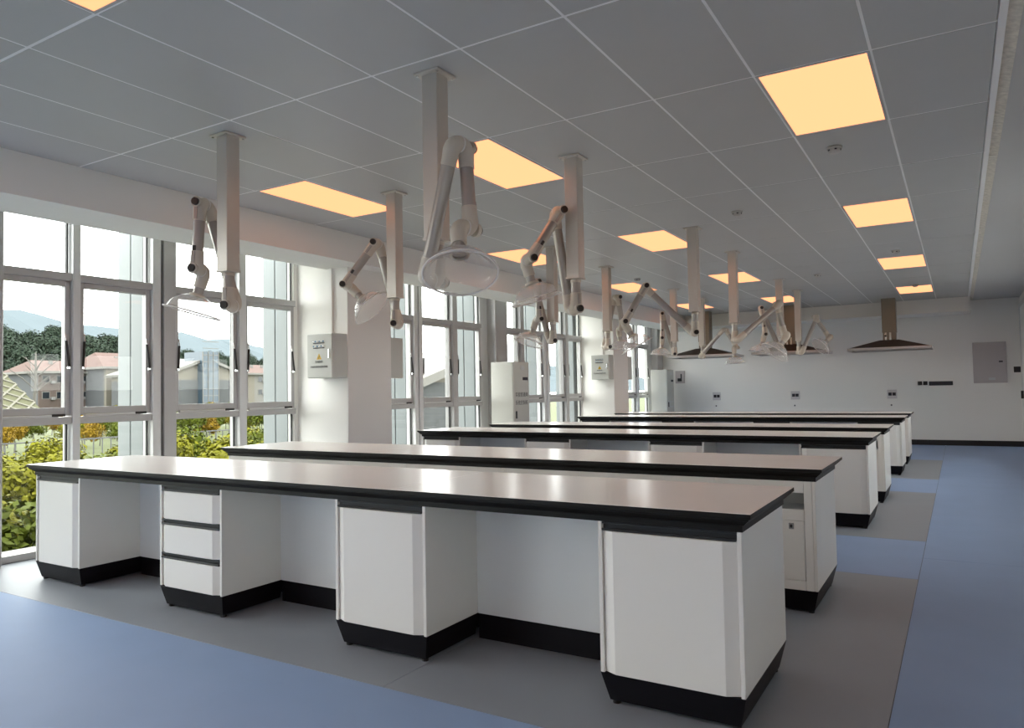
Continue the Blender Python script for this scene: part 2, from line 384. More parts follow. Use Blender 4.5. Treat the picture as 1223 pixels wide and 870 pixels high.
# ------------------------------------------------------------------ benches
L2 = 2.646; D2 = .433; OV = .047; ZT = .853; ZP = .774; ZB = .136; INS = .029
YPF = -D2+OV; YCORE = .081
BENCH_Y = [.982+D2+4.659*(k//2)+1.7065*(k % 2) for k in range(6)]; BENCH_X = 1.802
ORD = ['nearest', 'second', 'third', 'fourth', 'fifth', 'farthest']
def rect(i, z, x0=-L2, x1=L2, y0=-D2, y1=D2): return [(x0+i, y0+i, z), (x1-i, y0+i, z), (x1-i, y1-i, z), (x0+i, y1-i, z)]
def make_worktop():
    t = thing('lab_worktop', '', 'worktop')
    for x0, x1 in ((-L2, -.8825), (-.8815, .8815), (.8825, L2)):
        b = MB(); e = .002
        b.loft([rect(.003, ZT-.022, x0, x1), rect(0, ZT-.019, x0, x1), rect(0, ZT-e, x0, x1)], 0)
        b.loft([rect(0, ZT-e, x0, x1), rect(e, ZT, x0, x1)], 1)
        b.build('slab', ['black_edge', 'worktop_top'], t)
    MB().loft([rect(OV-.006, ZP), rect(OV-.006, ZP+.024), rect(.034, ZP+.028), rect(.026, ZP+.036), rect(.016, ZP+.045), rect(.010, ZP+.050), rect(.010, ZT-.022)]).build('apron', 'black_edge', t)
    return t
def plinth(x0, x1, y0, y1, ix0, ix1, iy0, iy1):
    z0, z1 = .016, ZB
    return MB().loft([[(x0+ix0, y0+iy0, z0), (x1-ix1, y0+iy0, z0), (x1-ix1, y1-iy1, z0), (x0+ix0, y1-iy1, z0)], [(x0, y0, z1), (x1, y0, z1), (x1, y1, z1), (x0, y1, z1)]])
def make_cabinet(w, drawers, end):
    """local origin at floor, front centre; front faces -y; end: -1 left end of bench, +1 right end, 0 inner"""
    t = thing('base_cabinet', '', 'cabinet'); h = w/2; dep = YCORE-YPF; full = 2*(D2-OV)
    for s in (-1, 1):
        d = full if s == end else dep
        a, b = (h-.018, h) if s > 0 else (-h, -h+.018)
        MB().bevbox(a, b, 0, d, ZB, ZP, .002).build('side_panel', 'steel_white', t)
    MB().box(-h+.018, h-.018, .03, dep, ZB, ZP).build('carcass', 'steel_grey', t)
    x0, x1 = -h+.020, h-.020
    def front(z0, z1, nm, par):
        pr = [(x0, .012), (x0+.052, -.012), (x1-.052, -.012), (x1, .012), (x1, .03), (x0, .03)]
        def rg(i, z): return [(x+(i if x < 0 else -i), y+i if y < .02 else y, z) for x, y in pr]
        return MB().loft([rg(.002, z0), rg(0, z0+.002), rg(0, z1-.002), rg(.002, z1)]).build(nm, 'steel_white', par)
    def handle(z0, z1, par):
        b = MB().bevbox(x0, x1, .016, .03, z0, z1, .001); b.bevbox(x0, x1, -.004, .017, z1-.008, z1, .002); b.bevbox(x0, x1, -.006, .004, z0, z0+.010, .002)
        return b.build('handle', 'handle_dark', par)
    if drawers:
        hh = (ZP-ZB)/3
        for k in range(3):
            z1 = ZP-hh*k; dr_ = front(z1-hh+.003, z1-.036, 'drawer', t); handle(z1-.035, z1-.002, dr_)
    else:
        dr_ = front(ZB+.002, ZP-.040, 'door', t); handle(ZP-.039, ZP-.002, dr_)
    d = full if end else dep
    if end: p = plinth(-h, h, 0, d, INS, INS, INS, INS)
    else: p = plinth(-h, h, 0, d, INS, INS, INS, 0)
    po = p.build('plinth', 'black_plinth', t)
    for sx in (-1, 1):
        for yy in ((.05, full-.05) if sx == end else (.05,)):
            MB().tube([(sx*(h-.05), yy, 0), (sx*(h-.05), yy, .02)], .018, 10).build('foot', 'black_rubber', po)
    return t
CABS = [('A', -2.599, -2.010, False, -1), ('B', -1.079, -.473, True, 0), ('C', .457, 1.063, False, 0), ('D', 1.993, 2.599, False, 1)]
GAPS = [(-2.010, -1.079), (-.473, .457), (1.063, 1.993)]
def make_core():
    t = thing('service_spine', '', 'service panel')
    for a, b in GAPS:
        k = MB().bevbox(a+.001, b-.001, YCORE-.018, YCORE, ZB, ZP, .002).build('kneehole_panel', 'steel_panel', t)
        MB().box(a, b, YCORE-.006, YCORE+.01, .0, ZB).build('plinth', 'black_plinth', t)
    yb = D2-OV
    # rear side: plain service panels between the ends, open niche and lockable door behind the left end cabinet
    edges = [-2.581, -2.010, -1.079, -.473, .457, 1.063, 1.993, 2.581]
    for i in range(7):
        a, b = edges[i]+.001, edges[i+1]-.001
        if i == 0:
            MB().bevbox(a, a+.045, yb-.018, yb, ZB, ZP, .002).build('stile', 'steel_white', t); MB().bevbox(b-.05, b, yb-.018, yb, ZB, ZP, .002).build('stile', 'steel_white', t)
            a2, b2 = a+.046, b-.051
            for z0, z1 in ((ZP-.070, ZP), (.541, .606), (ZB, .190)): MB().bevbox(a2, b2, yb-.018, yb, z0, z1, .002).build('rail', 'steel_white', t)
            nb = MB().box(a2, b2, yb-.24, yb-.018, .596, .606); nb.box(a2, b2, yb-.25, yb-.24, .596, ZP); nb.box(a2-.004, a2, yb-.24, yb-.018, .606, ZP); nb.box(b2, b2+.004, yb-.24, yb-.018, .606, ZP)
            nb.build('niche', 'steel_grey', t)
            d = MB().bevbox(a2+.002, b2-.002, yb-.018, yb-.001, .192, .539, .002).build('service_door', 'steel_white', t)
            lk = MB().bevbox(a2+.060, a2+.088, yb-.004, yb+.004, .49, .525, .002).build('lock', 'lock_grey', d)
            MB().bevbox(a2+.067, a2+.081, yb+.002, yb+.006, .498, .517, .001).build('keyhole', 'ink', d)
        else:
            MB().bevbox(a, b, yb-.018, yb, ZB, ZP, .002).build('service_panel', 'steel_white', t)
    plinth(-2.0, 1.98, YCORE+.1, yb, 0, 0, 0, INS).build('plinth', 'black_plinth', t)
    return t
wt0 = make_worktop(); core0 = make_core(); cab0 = {c[0]: make_cabinet(c[2]-c[1], c[3], c[4]) for c in CABS}
for k in range(6):
    flip = k % 2 == 1; rz = math.pi if flip else 0; o = ORD[k]; y = BENCH_Y[k]
    def inst(src, lx, ly, first):
        t = src if first else copy_tree(src)
        s = -1 if flip else 1
        t.location = (BENCH_X+s*lx, y+s*ly, 0); t.rotation_euler = (0, 0, rz); return t
    tag(inst(wt0, 0, 0, k == 0), f'light beige worktop with black edges on the {o} bench', 'worktop', 'bench worktops')
    sp = ('with kneehole back panels' if not flip else 'with flush rear panels and a lockable service door')
    tag(inst(core0, 0, 0, k == 0), f'white service spine {sp} under the {o} bench', 'service panel', 'bench service spines')
    for c, x0, x1, dw, end in CABS:
        if flip and end == 0: continue
        t = inst(cab0[c], (x0+x1)/2, YPF, k == 0)
        where = {'A': 'at the window end of', 'B': 'second from the window under', 'C': 'third from the window under', 'D': 'at the aisle end of'}[c if not flip else {'A': 'D', 'D': 'A'}[c]]
        what = 'white three-drawer base cabinet with dark pulls' if dw else ('white single-door base cabinet' if not flip else 'white base cabinet facing away')
        tag(t, f'{what} {where} the {o} bench', 'cabinet', 'bench base cabinets')

# ------------------------------------------------------------------ fume extraction arms on ceiling posts
ARMS = [ # x, y, azimuth, side, E(u,z), W(u,z), hood axis (u, z, h), label
 (.95, 1.38, 200, 1, (.21, 2.655), (.24, 2.205), (.25, -.95, .1), 'over the nearest bench, hood upright before the window'),
 (2.70, 1.38, 350, 1, (.23, 2.645), (.26, 2.195), (.34, -.88, -.30), 'over the middle of the nearest bench, hood opening towards the viewer'),
 (.93, 3.13, 200, 1, (.18, 2.67), (.47, 2.31), (-.72, -.69, .05), 'over the second bench beside the nearest wall column, hood tipped sideways'),
 (2.69, 3.13, 237, 1, (.12, 2.68), (.38, 2.305), (-.25, -.95, .1), 'over the middle of the second bench'),
 (.90, 6.13, 235, 1, (.20, 2.665), (.18, 2.205), (.35, -.92, .0), 'over the third bench on the window side'),
 (2.68, 6.11, 210, 1, (.53, 2.47), (.77, 2.08), (-.47, -.88, .0), 'over the middle of the third bench, reaching far towards the window'),
 (.85, 7.90, 60, 1, (.20, 2.67), (.27, 2.225), (.1, -.97, .0), 'over the fourth bench on the window side'),
 (2.67, 7.83, 38, -1, (.59, 2.42), (.68, 2.01), (-.6, -.75, .0), 'over the middle of the fourth bench, reaching right towards the aisle'),
 (.84, 10.85, 200, 1, (.20, 2.67), (.21, 2.24), (.1, -.97, .0), 'over the fifth bench on the window side'),
 (2.66, 10.80, 200, 1, (.29, 2.64), (.24, 2.2), (.25, -.95, .0), 'over the middle of the fifth bench'),
 (.82, 12.60, 340, -1, (.55, 2.44), (.78, 2.09), (.05, -1, .0), 'over the farthest bench on the window side'),
 (2.65, 12.47, 40, -1, (.33, 2.61), (.60, 2.24), (-.75, -.6, .0), 'over the middle of the farthest bench'),
]
AO = .092
def qbez(a, b, c, n=7): return [a*(1-t)**2+b*2*t*(1-t)+c*t*t for t in [i/(n-1) for i in range(n)]]
def extraction_arm(x, y, az, side, E, W, hd, lab):
    a = math.radians(az); d = Vector((math.cos(a), math.sin(a), 0)); h = Vector((-d.y, d.x, 0))
    toc = Vector((5.14-x, -1.88-y, 0))
    if az == 350: pass
    elif h.dot(toc)*side < 0: h = -h
    t = thing('fume_extraction_arm', 'fume extraction arm '+lab, 'extraction arm', (x, y, H), group='ceiling fume extraction arms')
    def P(u, z, off=0): return d*u+h*off+Vector((0, 0, z-H))
    # ceiling plate and square post
    b = MB().bevbox(-.085, .085, -.085, .085, -.012, 0, .003); b.build('ceiling_plate', 'post_metal', t)
    for sx in (-1, 1):
        for sy in (-1, 1): MB().tube([(sx*.068, sy*.068, -.018), (sx*.068, sy*.068, -.011)], .008, 8).build('bolt', 'chrome', t)
    zp = 2.175-H
    MB().bevbox(-.0525, .0525, -.0525, .0525, zp, -.010, .004).build('post', 'post_metal', t)
    MB().bevbox(-.057, .057, -.057, .057, zp-.006, zp+.010, .003).build('post_cap', 'post_metal', t)
    zB = 1.945
    MB().tube([P(0, 2.172), P(0, zB+.10)], .036).build('swivel_pipe', 'arm_tube', t)
    MB().tube([P(0, 2.165), P(0, 2.145)], .041).build('swivel_ring', 'arm_plastic', t)
    pB = (0, zB)
    def dirv(p, q): v = d*(q[0]-p[0])+Vector((0, 0, q[1]-p[1])); return v.normalized()
    ax = (d*hd[0]+Vector((0, 0, hd[1]))+h*hd[2]).normalized()
    joints = [(pB, Vector((0, 0, 1)), 0, dirv(pB, E), -AO), (E, dirv(E, pB), -AO, dirv(E, W), 0), (W, dirv(W, E), 0, ax, -AO)]
    for p, t1, o1, t2, o2 in joints:
        mid = P(p[0], p[1], (o1+o2)/2)
        for tt, oo in ((t1, o1), (t2, o2)):
            J = P(p[0], p[1], oo)
            pts = [J+tt*.115, J+tt*.055]+qbez(J+tt*.05, J, J*.02+mid*.98)
            el = MB().tube(pts, [.041, .044]+[.0455]*7).build('elbow', 'arm_plastic', t)
            MB().tube([J+tt*.122, J+tt*.108], .0425).build('cuff', 'arm_plastic', el)
            if oo == 0:
                MB().tube([J+h*.028, J+h*.052], .036).build('boss', 'arm_plastic', el)
                MB().tube([J+h*.050, J+h*.068], [.027, .025]).build('knob', 'knob_black', el)
                MB().obox(J+tt*.03+h*.044, J+tt*.115+h*.044, .022, h, .008).build('bracket', 'arm_tube', el)
        MB().tube([mid-h*.004, mid+h*.004], .0475, 18).build('joint_ring', 'rim_plastic', t)
    def span(p, q, o):
        v = dirv(p, q); return P(p[0], p[1], o)+v*.10, P(q[0], q[1], o)-v*.10
    MB().tube(span(pB, E, -AO), .0375).build('lower_tube', 'arm_tube', t)
    q0, q1 = span(E, W, 0); MB().tube([q0, q1], .0375).build('upper_tube', 'arm_tube', t)
    v = (q1-q0).normalized()
    MB().obox(q0.lerp(q1, .78)+h*.038, q0.lerp(q1, .92)+h*.038, .02, h, .014).build('damper_lever', 'knob_black', t)
    Jw = P(W[0], W[1], -AO)
    MB().tube([Jw+ax*.10, Jw+ax*.18], .034).build('hood_neck', 'arm_tube', t)
    o = Jw+ax*.165
    MB().lathe(o, ax, [(.036, 0), (.052, .004), (.054, .018), (.048, .024), (.036, .024)], 20).build('hood_collar', 'arm_plastic', t)
    prof = [(.042, .016), (.070, .022), (.105, .037), (.135, .060), (.156, .088), (.167, .118), (.170, .130), (.192, .135)]
    hood = MB().lathe(o, ax, prof+[(r-.004 if i else r, z-.003+.008) for i, (r, z) in reversed(list(enumerate(prof)))], 36).build('clear_hood', 'clear_plastic', t)
    MB().lathe(o, ax, [(.186, .131), (.194, .132), (.196, .137), (.192, .141), (.185, .140), (.186, .131)], 36).build('rim', 'rim_plastic', hood)
    return t
for a in ARMS: extraction_arm(*a)

# ------------------------------------------------------------------ ceiling lamps
LW = {0: 'window', 3: 'middle', 7: 'aisle'}
RW = {-7: 'behind the viewer, rearmost', -4: 'behind the viewer, far', -1: 'behind the viewer', 2: 'nearest in view', 5: 'second in view', 8: 'third in view', 11: 'farthest'}
for i in LIGHT_ROWS:
    for j in LIGHT_X:
        lab = f'square-edged warm ceiling light panel, {RW[i]} in the {LW[j]} row' if not (i == -1 and j == 3) else 'warm ceiling light panel cut by the top edge, nearest the viewer'
        t = thing('ceiling_light', lab, 'ceiling light', (j*.6+.3, i*1.2+.6, H), group='warm ceiling light panels')
        f = MB()
        for a in ((-.296, .296, -.596, -.580), (-.296, .296, .580, .596), (-.296, -.280, -.580, .580), (.280, .296, -.580, .580)): f.bevbox(*a, -.002, .0115, .002)
        f.build('frame', 'ceiling_panel', t)
        MB().box(-.280, .280, -.580, .580, .002, .010).build('diffuser', 'lamp_diffuser', t)

# ------------------------------------------------------------------ smoke detectors
for x, y, s in ((4.41, 4.01, 'just beyond the nearest aisle light panel'), (3.29, 5.62, 'in the middle of the ceiling'), (3.28, 10.63, 'far along the middle of the ceiling'), (4.49, 9.03, 'before the third aisle light panel'), (4.54, 13.0, 'before the farthest aisle light panel'), (.79, 9.25, 'near the window-side posts'), (.78, 13.05, 'at the far window-side end of the ceiling')):
    t = thing('smoke_detector', 'small round ceiling smoke detector '+s, 'smoke detector', (x, y, H), group='ceiling smoke detectors')
    MB().lathe((0, 0, 0), (0, 0, -1), [(.0, 0), (.055, 0), (.055, .012), (.050, .016)], 20).build('base', 'detector_white', t)
    MB().lathe((0, 0, 0), (0, 0, -1), [(.042, .014), (.042, .030), (.034, .042), (.0, .046)], 20).build('chamber', 'detector_white', t)
    for k in range(5):
        a = k*1.257; MB().obox((.043*math.cos(a), .043*math.sin(a), -.018), (.043*math.cos(a), .043*math.sin(a), -.028), .016, (math.cos(a), math.sin(a), 0), .004).build('vent_slot', 'ink', t)

# ------------------------------------------------------------------ electrical control boxes on the columns
def control_box(x0, x1, yb, z0, z1, lab, rear=False):
    dpt = .225; t = thing('control_box', lab, 'control box', ((x0+x1)/2, yb, z0), group='control boxes on the columns')
    if rear: t.rotation_euler = (0, 0, math.pi)
    else: MB().bevbox(-.06, -.01, -.03, 0, z1-z0, BEAM_Z-z0, .004).build('cable_trunk', 'wall_paint', t)
    w = (x1-x0)/2; hh = z1-z0
    MB().bevbox(-w, w, -dpt, 0, 0, hh, .006).build('body', 'box_beige', t)
    dr_ = MB().bevbox(-w+.004, w-.004, -dpt-.016, -dpt-.001, .004, hh-.004, .005).build('door', 'box_beige', t)
    y = -dpt-.017
    for r, zz in enumerate((hh*.80, hh*.69)):
        for k in range(6): MB().tube([(-.075+k*.030-.01, y, zz+.012), (-.075+k*.030-.01, y-.008, zz+.012)], .0075, 8).build('indicator', 'led_blue' if (k+r) % 2 else 'chrome', dr_)
        MB().box(-.095, .080, y, y+.002, zz-.012, zz-.002).build('label_strip', 'ink', dr_)
    MB().add([(-.045, y, hh*.42), (.035, y, hh*.42), (-.005, y, hh*.42+.068), (-.045, y+.002, hh*.42), (.035, y+.002, hh*.42), (-.005, y+.002, hh*.42+.068)], [(0, 1, 2), (5, 4, 3), (0, 3, 4, 1), (1, 4, 5, 2), (2, 5, 3, 0)]).build('warning_triangle', 'warn_yellow', dr_)
    text_mesh('lettering', '⚡', .04, 'ink', dr_, (-.005, y-.001, hh*.42+.022), (math.pi/2, 0, 0))
    text_mesh('lettering', '有电危险', .030, 'ink', dr_, (-.005, y-.001, hh*.365), (math.pi/2, 0, 0))
    text_mesh('lettering', '实验室通风电源控制箱', .027, 'ink', dr_, (-.005, y-.001, hh*.25), (math.pi/2, 0, 0))
    MB().bevbox(w-.055, w-.035, y-.012, y+.002, hh*.44, hh*.64, .003).build('latch', 'chrome', dr_)
    return t
control_box(-1.19, -.80, 4.34, 1.52, 2.02, 'pale grey electrical control box on the front of the nearest column')
control_box(-1.27, -.88, 12.10, 1.54, 2.04, 'pale grey electrical control box on the front of the far column')
control_box(-1.19, -.80, 5.09, 1.52, 2.02, 'electrical control box on the rear side of the nearest column', True)
control_box(-1.27, -.88, 12.86, 1.54, 2.04, 'electrical control box on the rear side of the far column', True)
# ------------------------------------------------------------------ tall grey cabinets by the windows
def tall_cabinet(x0, x1, y0, y1, zt, lab, txt):
    t = thing('tall_cabinet', lab, 'cabinet', ((x0+x1)/2, (y0+y1)/2, 0), group='tall cabinets by the windows'); w = (x1-x0)/2; d = (y1-y0)/2
    MB().bevbox(-w, w, -d, d, .06, zt, .006).build('body', 'cabinet_grey', t); MB().box(-w+.02, w-.02, -d+.02, d-.02, 0, .06).build('base', 'black_plinth', t)
    dr_ = MB().bevbox(w, w+.016, -d+.006, d-.006, .07, zt-.006, .004).build('door', 'cabinet_grey', t)
    X = w+.017; R90 = (math.pi/2, 0, math.pi/2)
    MB().bevbox(X-.002, X+.004, -.02, .10, zt-.13, zt-.06, .002).build('emblem_plate', 'steel_grey', dr_)
    MB().bevbox(X-.002, X+.006, .04, .20, zt-.30, zt-.25, .002).build('display', 'ink', dr_)
    if txt:
        text_mesh('lettering', txt[0], .080, 'ink', dr_, (X, 0, zt-.54), R90); text_mesh('lettering', txt[1], .080, 'ink', dr_, (X, 0, zt-.67), R90)
    else:
        for zz in (.78, .90): MB().bevbox(X-.002, X+.004, -d+.06, d-.06, zt-zz-.03, zt-zz, .001).build('louvre', 'steel_grey', dr_)
    MB().bevbox(X-.002, X+.02, -d+.05, -d+.07, zt-.92, zt-.80, .003).build('pull', 'handle_dark', dr_)
tall_cabinet(-1.40, -.985, 8.28, 8.78, 1.812, 'tall light grey cabinet with two lines of lettering behind the fourth bench', ('实验室通风', '系统控制柜'))
tall_cabinet(-1.40, -1.0, 15.62, 16.12, 1.80, 'tall grey cabinet in the far window corner behind the farthest bench', None)

# ------------------------------------------------------------------ back wall: hoods, sockets, box
def range_hood(x, lab):
    t = thing('island_hood', lab, 'extractor hood', (x, 15.15, 0), group='steel canopy hoods')
    MB().bevbox(-.13, .13, -.13, .13, 2.40, H, .004).build('duct', 'hood_steel', t)
    MB().bevbox(-.12, .12, -.12, .12, 2.24, 2.42, .004).build('lower_duct', 'hood_steel', t)
    MB().bevbox(-.085, -.05, -.126, -.118, 2.24, 2.41, .002).build('bright_strip', 'hood_bright', t); MB().bevbox(.0, .035, -.126, -.118, 2.24, 2.41, .002).build('bright_strip', 'hood_bright', t)
    MB().tube([(-.07, -.118, 2.33), (-.07, -.136, 2.33)], .018, 10).build('control_knob', 'knob_black', t)
    def rc(w, d, z): return [(-w, -d, z), (w, -d, z), (w, d, z), (-w, d, z)]
    c = MB().loft([rc(.74, .45, 2.085), rc(.70, .42, 2.098), rc(.17, .17, 2.245)], cap=False); c.loft([rc(.72, .43, 2.075), rc(.16, .16, 2.235)], cap=False); c.add(rc(.17, .17, 2.245), [(0, 1, 2, 3)])
    co = c.build('canopy', 'hood_canopy', t)
    l = MB()
    for a in ((-.76, .76, -.47, -.45), (-.76, .76, .45, .47), (-.76, -.74, -.45, .45), (.74, .76, -.45, .45)): l.bevbox(*a, 2.035, 2.088, .004)
    l.build('lip', 'hood_lip', co)
range_hood(.13, 'steel canopy hood at the window end of the back wall')
range_hood(2.03, 'steel canopy hood in the middle of the back wall')
range_hood(3.96, 'steel canopy hood nearest the aisle by the back wall')
for x, s in ((-.06, 'left of the three'), (1.81, 'middle of the three'), (3.86, 'right of the three')):
    t = thing('wall_socket', f'white twin socket plate on the back wall, {s}', 'socket', (x, YB, 1.12), group='twin sockets on the back wall')
    MB().bevbox(-.10, .10, -.012, 0, -.10, .10, .004).build('plate', 'socket_plate', t)
    for sx in (-1, 1): MB().bevbox(sx*.04-.034, sx*.04+.034, -.02, -.010, -.035, .035, .003).build('socket', 'ink', t)
    tag(MB().tube([(x-.02, YB-.006, .875), (x-.02, YB, .875)], .018, 10).build('cable_hole', 'ink'), f'small dark cable hole below the back wall socket, {s}', 'cable hole')
t = thing('socket_strip', 'long black socket strip on the back wall beside the hoods', 'socket strip', (4.81, YB, 1.34))
MB().bevbox(-.225, .225, -.02, 0, -.045, .045, .004).build('housing', 'black_rubber', t)
for k in range(6): MB().bevbox(-.20+k*.07, -.15+k*.07, -.024, -.018, -.03, .03, .003).build('outlet', 'ink', t)
t = thing('switch_pair', 'black twin switch left of the long socket strip', 'switch', (4.465, YB, 1.35))
for sx in (-1, 1): MB().bevbox(sx*.052-.042, sx*.052+.042, -.02, 0, -.042, .042, .004).build('switch', 'black_rubber', t)
t = thing('distribution_box', 'grey-white distribution box with door in the back wall', 'distribution box', (5.715, YB, 1.33))
MB().bevbox(-.30, .30, -.02, 0, 0, .86, .004).build('frame', 'db_paint', t)
d_ = MB().bevbox(-.265, .27, -.034, -.018, .035, .825, .004).build('door', 'db_paint', t)
MB().bevbox(.16, .23, -.05, -.03, .43, .46, .004).build('latch', 'handle_dark', d_); MB().bevbox(-.03, .09, -.038, -.03, .06, .11, .002).build('nameplate', 'steel_grey', d_)
t = thing('light_switch', 'dark square light switch by the door', 'switch', (6.19, YB, 1.60)); MB().bevbox(-.06, .06, -.016, 0, -.06, .06, .004).build('plate', 'handle_dark', t); MB().bevbox(-.03, .03, -.022, -.014, -.03, .03, .003).build('rocker', 'ink', t)
t = thing('wall_panel', 'grey switch panel on the back wall beside the tall cabinet', 'switch panel', (-.99, YB, 1.46)); MB().bevbox(-.12, .12, -.03, 0, 0, .32, .004).build('box', 'db_paint', t); MB().bevbox(-.06, .05, -.04, -.028, .05, .13, .003).build('breaker', 'handle_dark', t); MB().bevbox(.02, .05, -.04, -.028, .13, .24, .003).build('lever', 'handle_dark', t)

# ------------------------------------------------------------------ outside world
tag(MB().box(-178, -2.36, -11.2, 330, -1.6, -1.2).build('lawn', 'lawn'), 'green lawn outside the windows', 'lawn', kind='stuff')
tag(MB().box(6.6, 120, -80, 90, -.9, -.5).build('added_ground', 'concrete_ledge'), 'unseen grey ground added beyond the right wall to block light', 'ground', kind='stuff')  # unseen ground added to keep bright sky from lighting the ceiling from below
tag(MB().box(-178, 6.6, -120, -11.2, -1.6, -1.21).build('lawn', 'lawn'), 'lawn outside the rear end of the room', 'lawn', kind='stuff')
def leaf_cloud(n, rx, ry, rz, size, lumps, seed, mname, zc):
    rnd = random.Random(seed); b = MB(); cs = []
    for _ in range(lumps):
        u = rnd.uniform(0, 2*math.pi); w = rnd.uniform(-.6, 1); r = math.sqrt(max(0, 1-w*w))
        cs.append((rx*.55*r*math.cos(u), ry*.55*r*math.sin(u), rz*.55*w, rnd.uniform(.4, .62)))
    for _ in range(n):
        cx, cy, cz, k = rnd.choice(cs); v = Vector((rnd.gauss(0, 1), rnd.gauss(0, 1), rnd.gauss(0, 1))).normalized()*rnd.uniform(.6, 1)
        p = Vector((cx+v.x*rx*k, cy+v.y*ry*k, zc+cz+v.z*rz*k)); nn = (v+Vector((rnd.uniform(-.7, .7), rnd.uniform(-.7, .7), rnd.uniform(-.3, .9)))).normalized()
        a = nn.orthogonal().normalized(); a.rotate(Matrix.Rotation(rnd.uniform(0, 6.28), 3, nn)); c = nn.cross(a); s = size*rnd.uniform(.6, 1.3)
        b.add([p+a*s, p+c*s*.6, p-a*s, p-c*s*.6], [(0, 1, 2, 3)])
    return b.mesh('foliage', mname)
def core_blob(rx, ry, rz, zc, mname):
    return MB().lathe((0, 0, zc-rz*.6), (0, 0, 1), [(rx*.2, 0), (rx*.6, rz*.3), (rx*.62, rz*.8), (rx*.35, rz*1.15), (.01, rz*1.25)], 9, smooth=True, cap=True).mesh('foliage_core', mname)
def plant_proto(nm, fol, trunk_h, tr, bark):
    t = thing(nm, '', 'shrub'); link('foliage', fol, t)
    MB().tube([(0, 0, 0), (.05*trunk_h, 0, trunk_h*.6), (0, .03*trunk_h, trunk_h)], [tr, tr*.8, tr*.5], 7).build('stem', bark, t); return t
bushes = []
for i, (mn, lab) in enumerate((('leaf_lime', 'lime green leafy shrub growing outside below the windows'), ('leaf_green', 'mid green leafy shrub growing outside below the windows'), ('leaf_rust', 'rust-leaved low shrub growing outside below the windows'))):
    bushes.append((plant_proto('garden_shrub', leaf_cloud(2200, .75, .75, .6, .048, 12, i, mn, .62), .6, .03, 'bark'), lab))
trees = []
for i, (mn, lab) in enumerate((('leaf_gold', 'golden young tree standing beyond the lawn outside'), ('leaf_green', 'green young tree standing beyond the lawn outside'), ('leaf_lime', 'bright green young tree standing beyond the lawn outside'))):
    trees.append((plant_proto('young_tree', leaf_cloud(1500, 1.2, 1.2, 1.1, .11, 12, 10+i, mn, 2.0), 1.5, .07, 'bark_pale'), lab))
pines = [(plant_proto('forest_tree', leaf_cloud(3600, 4.2, 4.2, 4.6, .36, 22, 20+i, 'leaf_pine', 8.5), 8.5, .28, 'bark'), 'dark green forest tree on the hill behind the buildings') for i in range(3)]
for grp in (bushes, trees, pines):
    for p, _ in grp: p['unused'] = 1
def put(pr, x, y, z, s, rz, cat, group):
    src, lab = pr
    if 'unused' in src.keys(): t = src; del t['unused']
    else: t = copy_tree(src)
    t.location = (x, y, z); t.scale = (s, s, s*random.uniform(.9, 1.15)); t.rotation_euler = (0, 0, rz)
    return tag(t, lab, cat, group)
PLACED = []
def free(x, y, r):
    for a, b, c in PLACED:
        if (a-x)**2+(b-y)**2 < (r+c)**2: return False
    PLACED.append((x, y, r)); return True
def fan(x, ratio): return -1.88+ratio*(5.14-x)
rnd = random.Random(3)
for k in range(400):
    x = -3.7-13*(k/400)**1.2-rnd.uniform(0, 1.0); rt = rnd.uniform(.40, 1.05)
    if not free(x, fan(x, rt), .50+.012*abs(x)): continue
    kind = rnd.choices([0, 1, 2], [6, 4, 1.2])[0]
    put(bushes[kind], x, fan(x, rt), -1.25, rnd.uniform(.8, 1.35) if kind != 2 else .8, rnd.uniform(0, 6), 'shrub', 'garden shrubs outside')
for k in range(190):
    x = -28-rnd.uniform(0, 26); rt = rnd.uniform(.40, 1.05)
    if not free(x, fan(x, rt), .55): continue
    put(trees[rnd.choices([0, 1, 2], [4, 4, 2])[0]], x, fan(x, rt), -1.25, rnd.uniform(.42, .62), rnd.uniform(0, 6), 'tree', 'young trees beyond the lawn')
# low rail fence beyond the lawn
fe = thing('rail_fence', 'low grey rail fence at the far side of the lawn', 'fence', (-24, 12, -1.2))
for k in range(50): MB().box(-.02, .02, k*.35-8, k*.35-7.97, 0, 1.0).build('picket', 'fence_grey', fe)
for zz in (.15, .95): MB().box(-.03, .03, -8, 9.3, zz, zz+.05).build('rail', 'fence_grey', fe)
# wooded hill
hb = MB(); NX, NY = 10, 16
def hill_z(i, j): return -1.4+22*(1-math.exp(-(i/NX)*1.8))+1.5*math.sin(j*1.1)*(i/NX)
vs = [(-178-i*14, 60+j*18, hill_z(i, j)) for i in range(NX+1) for j in range(NY+1)]
hb.add(vs, [(i*(NY+1)+j, i*(NY+1)+j+1, (i+1)*(NY+1)+j+1, (i+1)*(NY+1)+j) for i in range(NX) for j in range(NY)], 0, True)
tag(hb.build('wooded_hill', 'hill_green'), 'wooded green hill rising behind the buildings outside', 'hill')
for k in range(420):
    i = rnd.uniform(0, 4.5); x = -184-i*14; rt = rnd.uniform(.40, 1.05)
    y = fan(x, rt)
    if not free(x, y, 2.5): continue
    put(pines[k % 3], x, y, hill_z(i, 4)-.5, rnd.uniform(.8, 1.15)*(1.0 if rt < .66 else .72), rnd.uniform(0, 6), 'tree', 'forest trees on the hill')
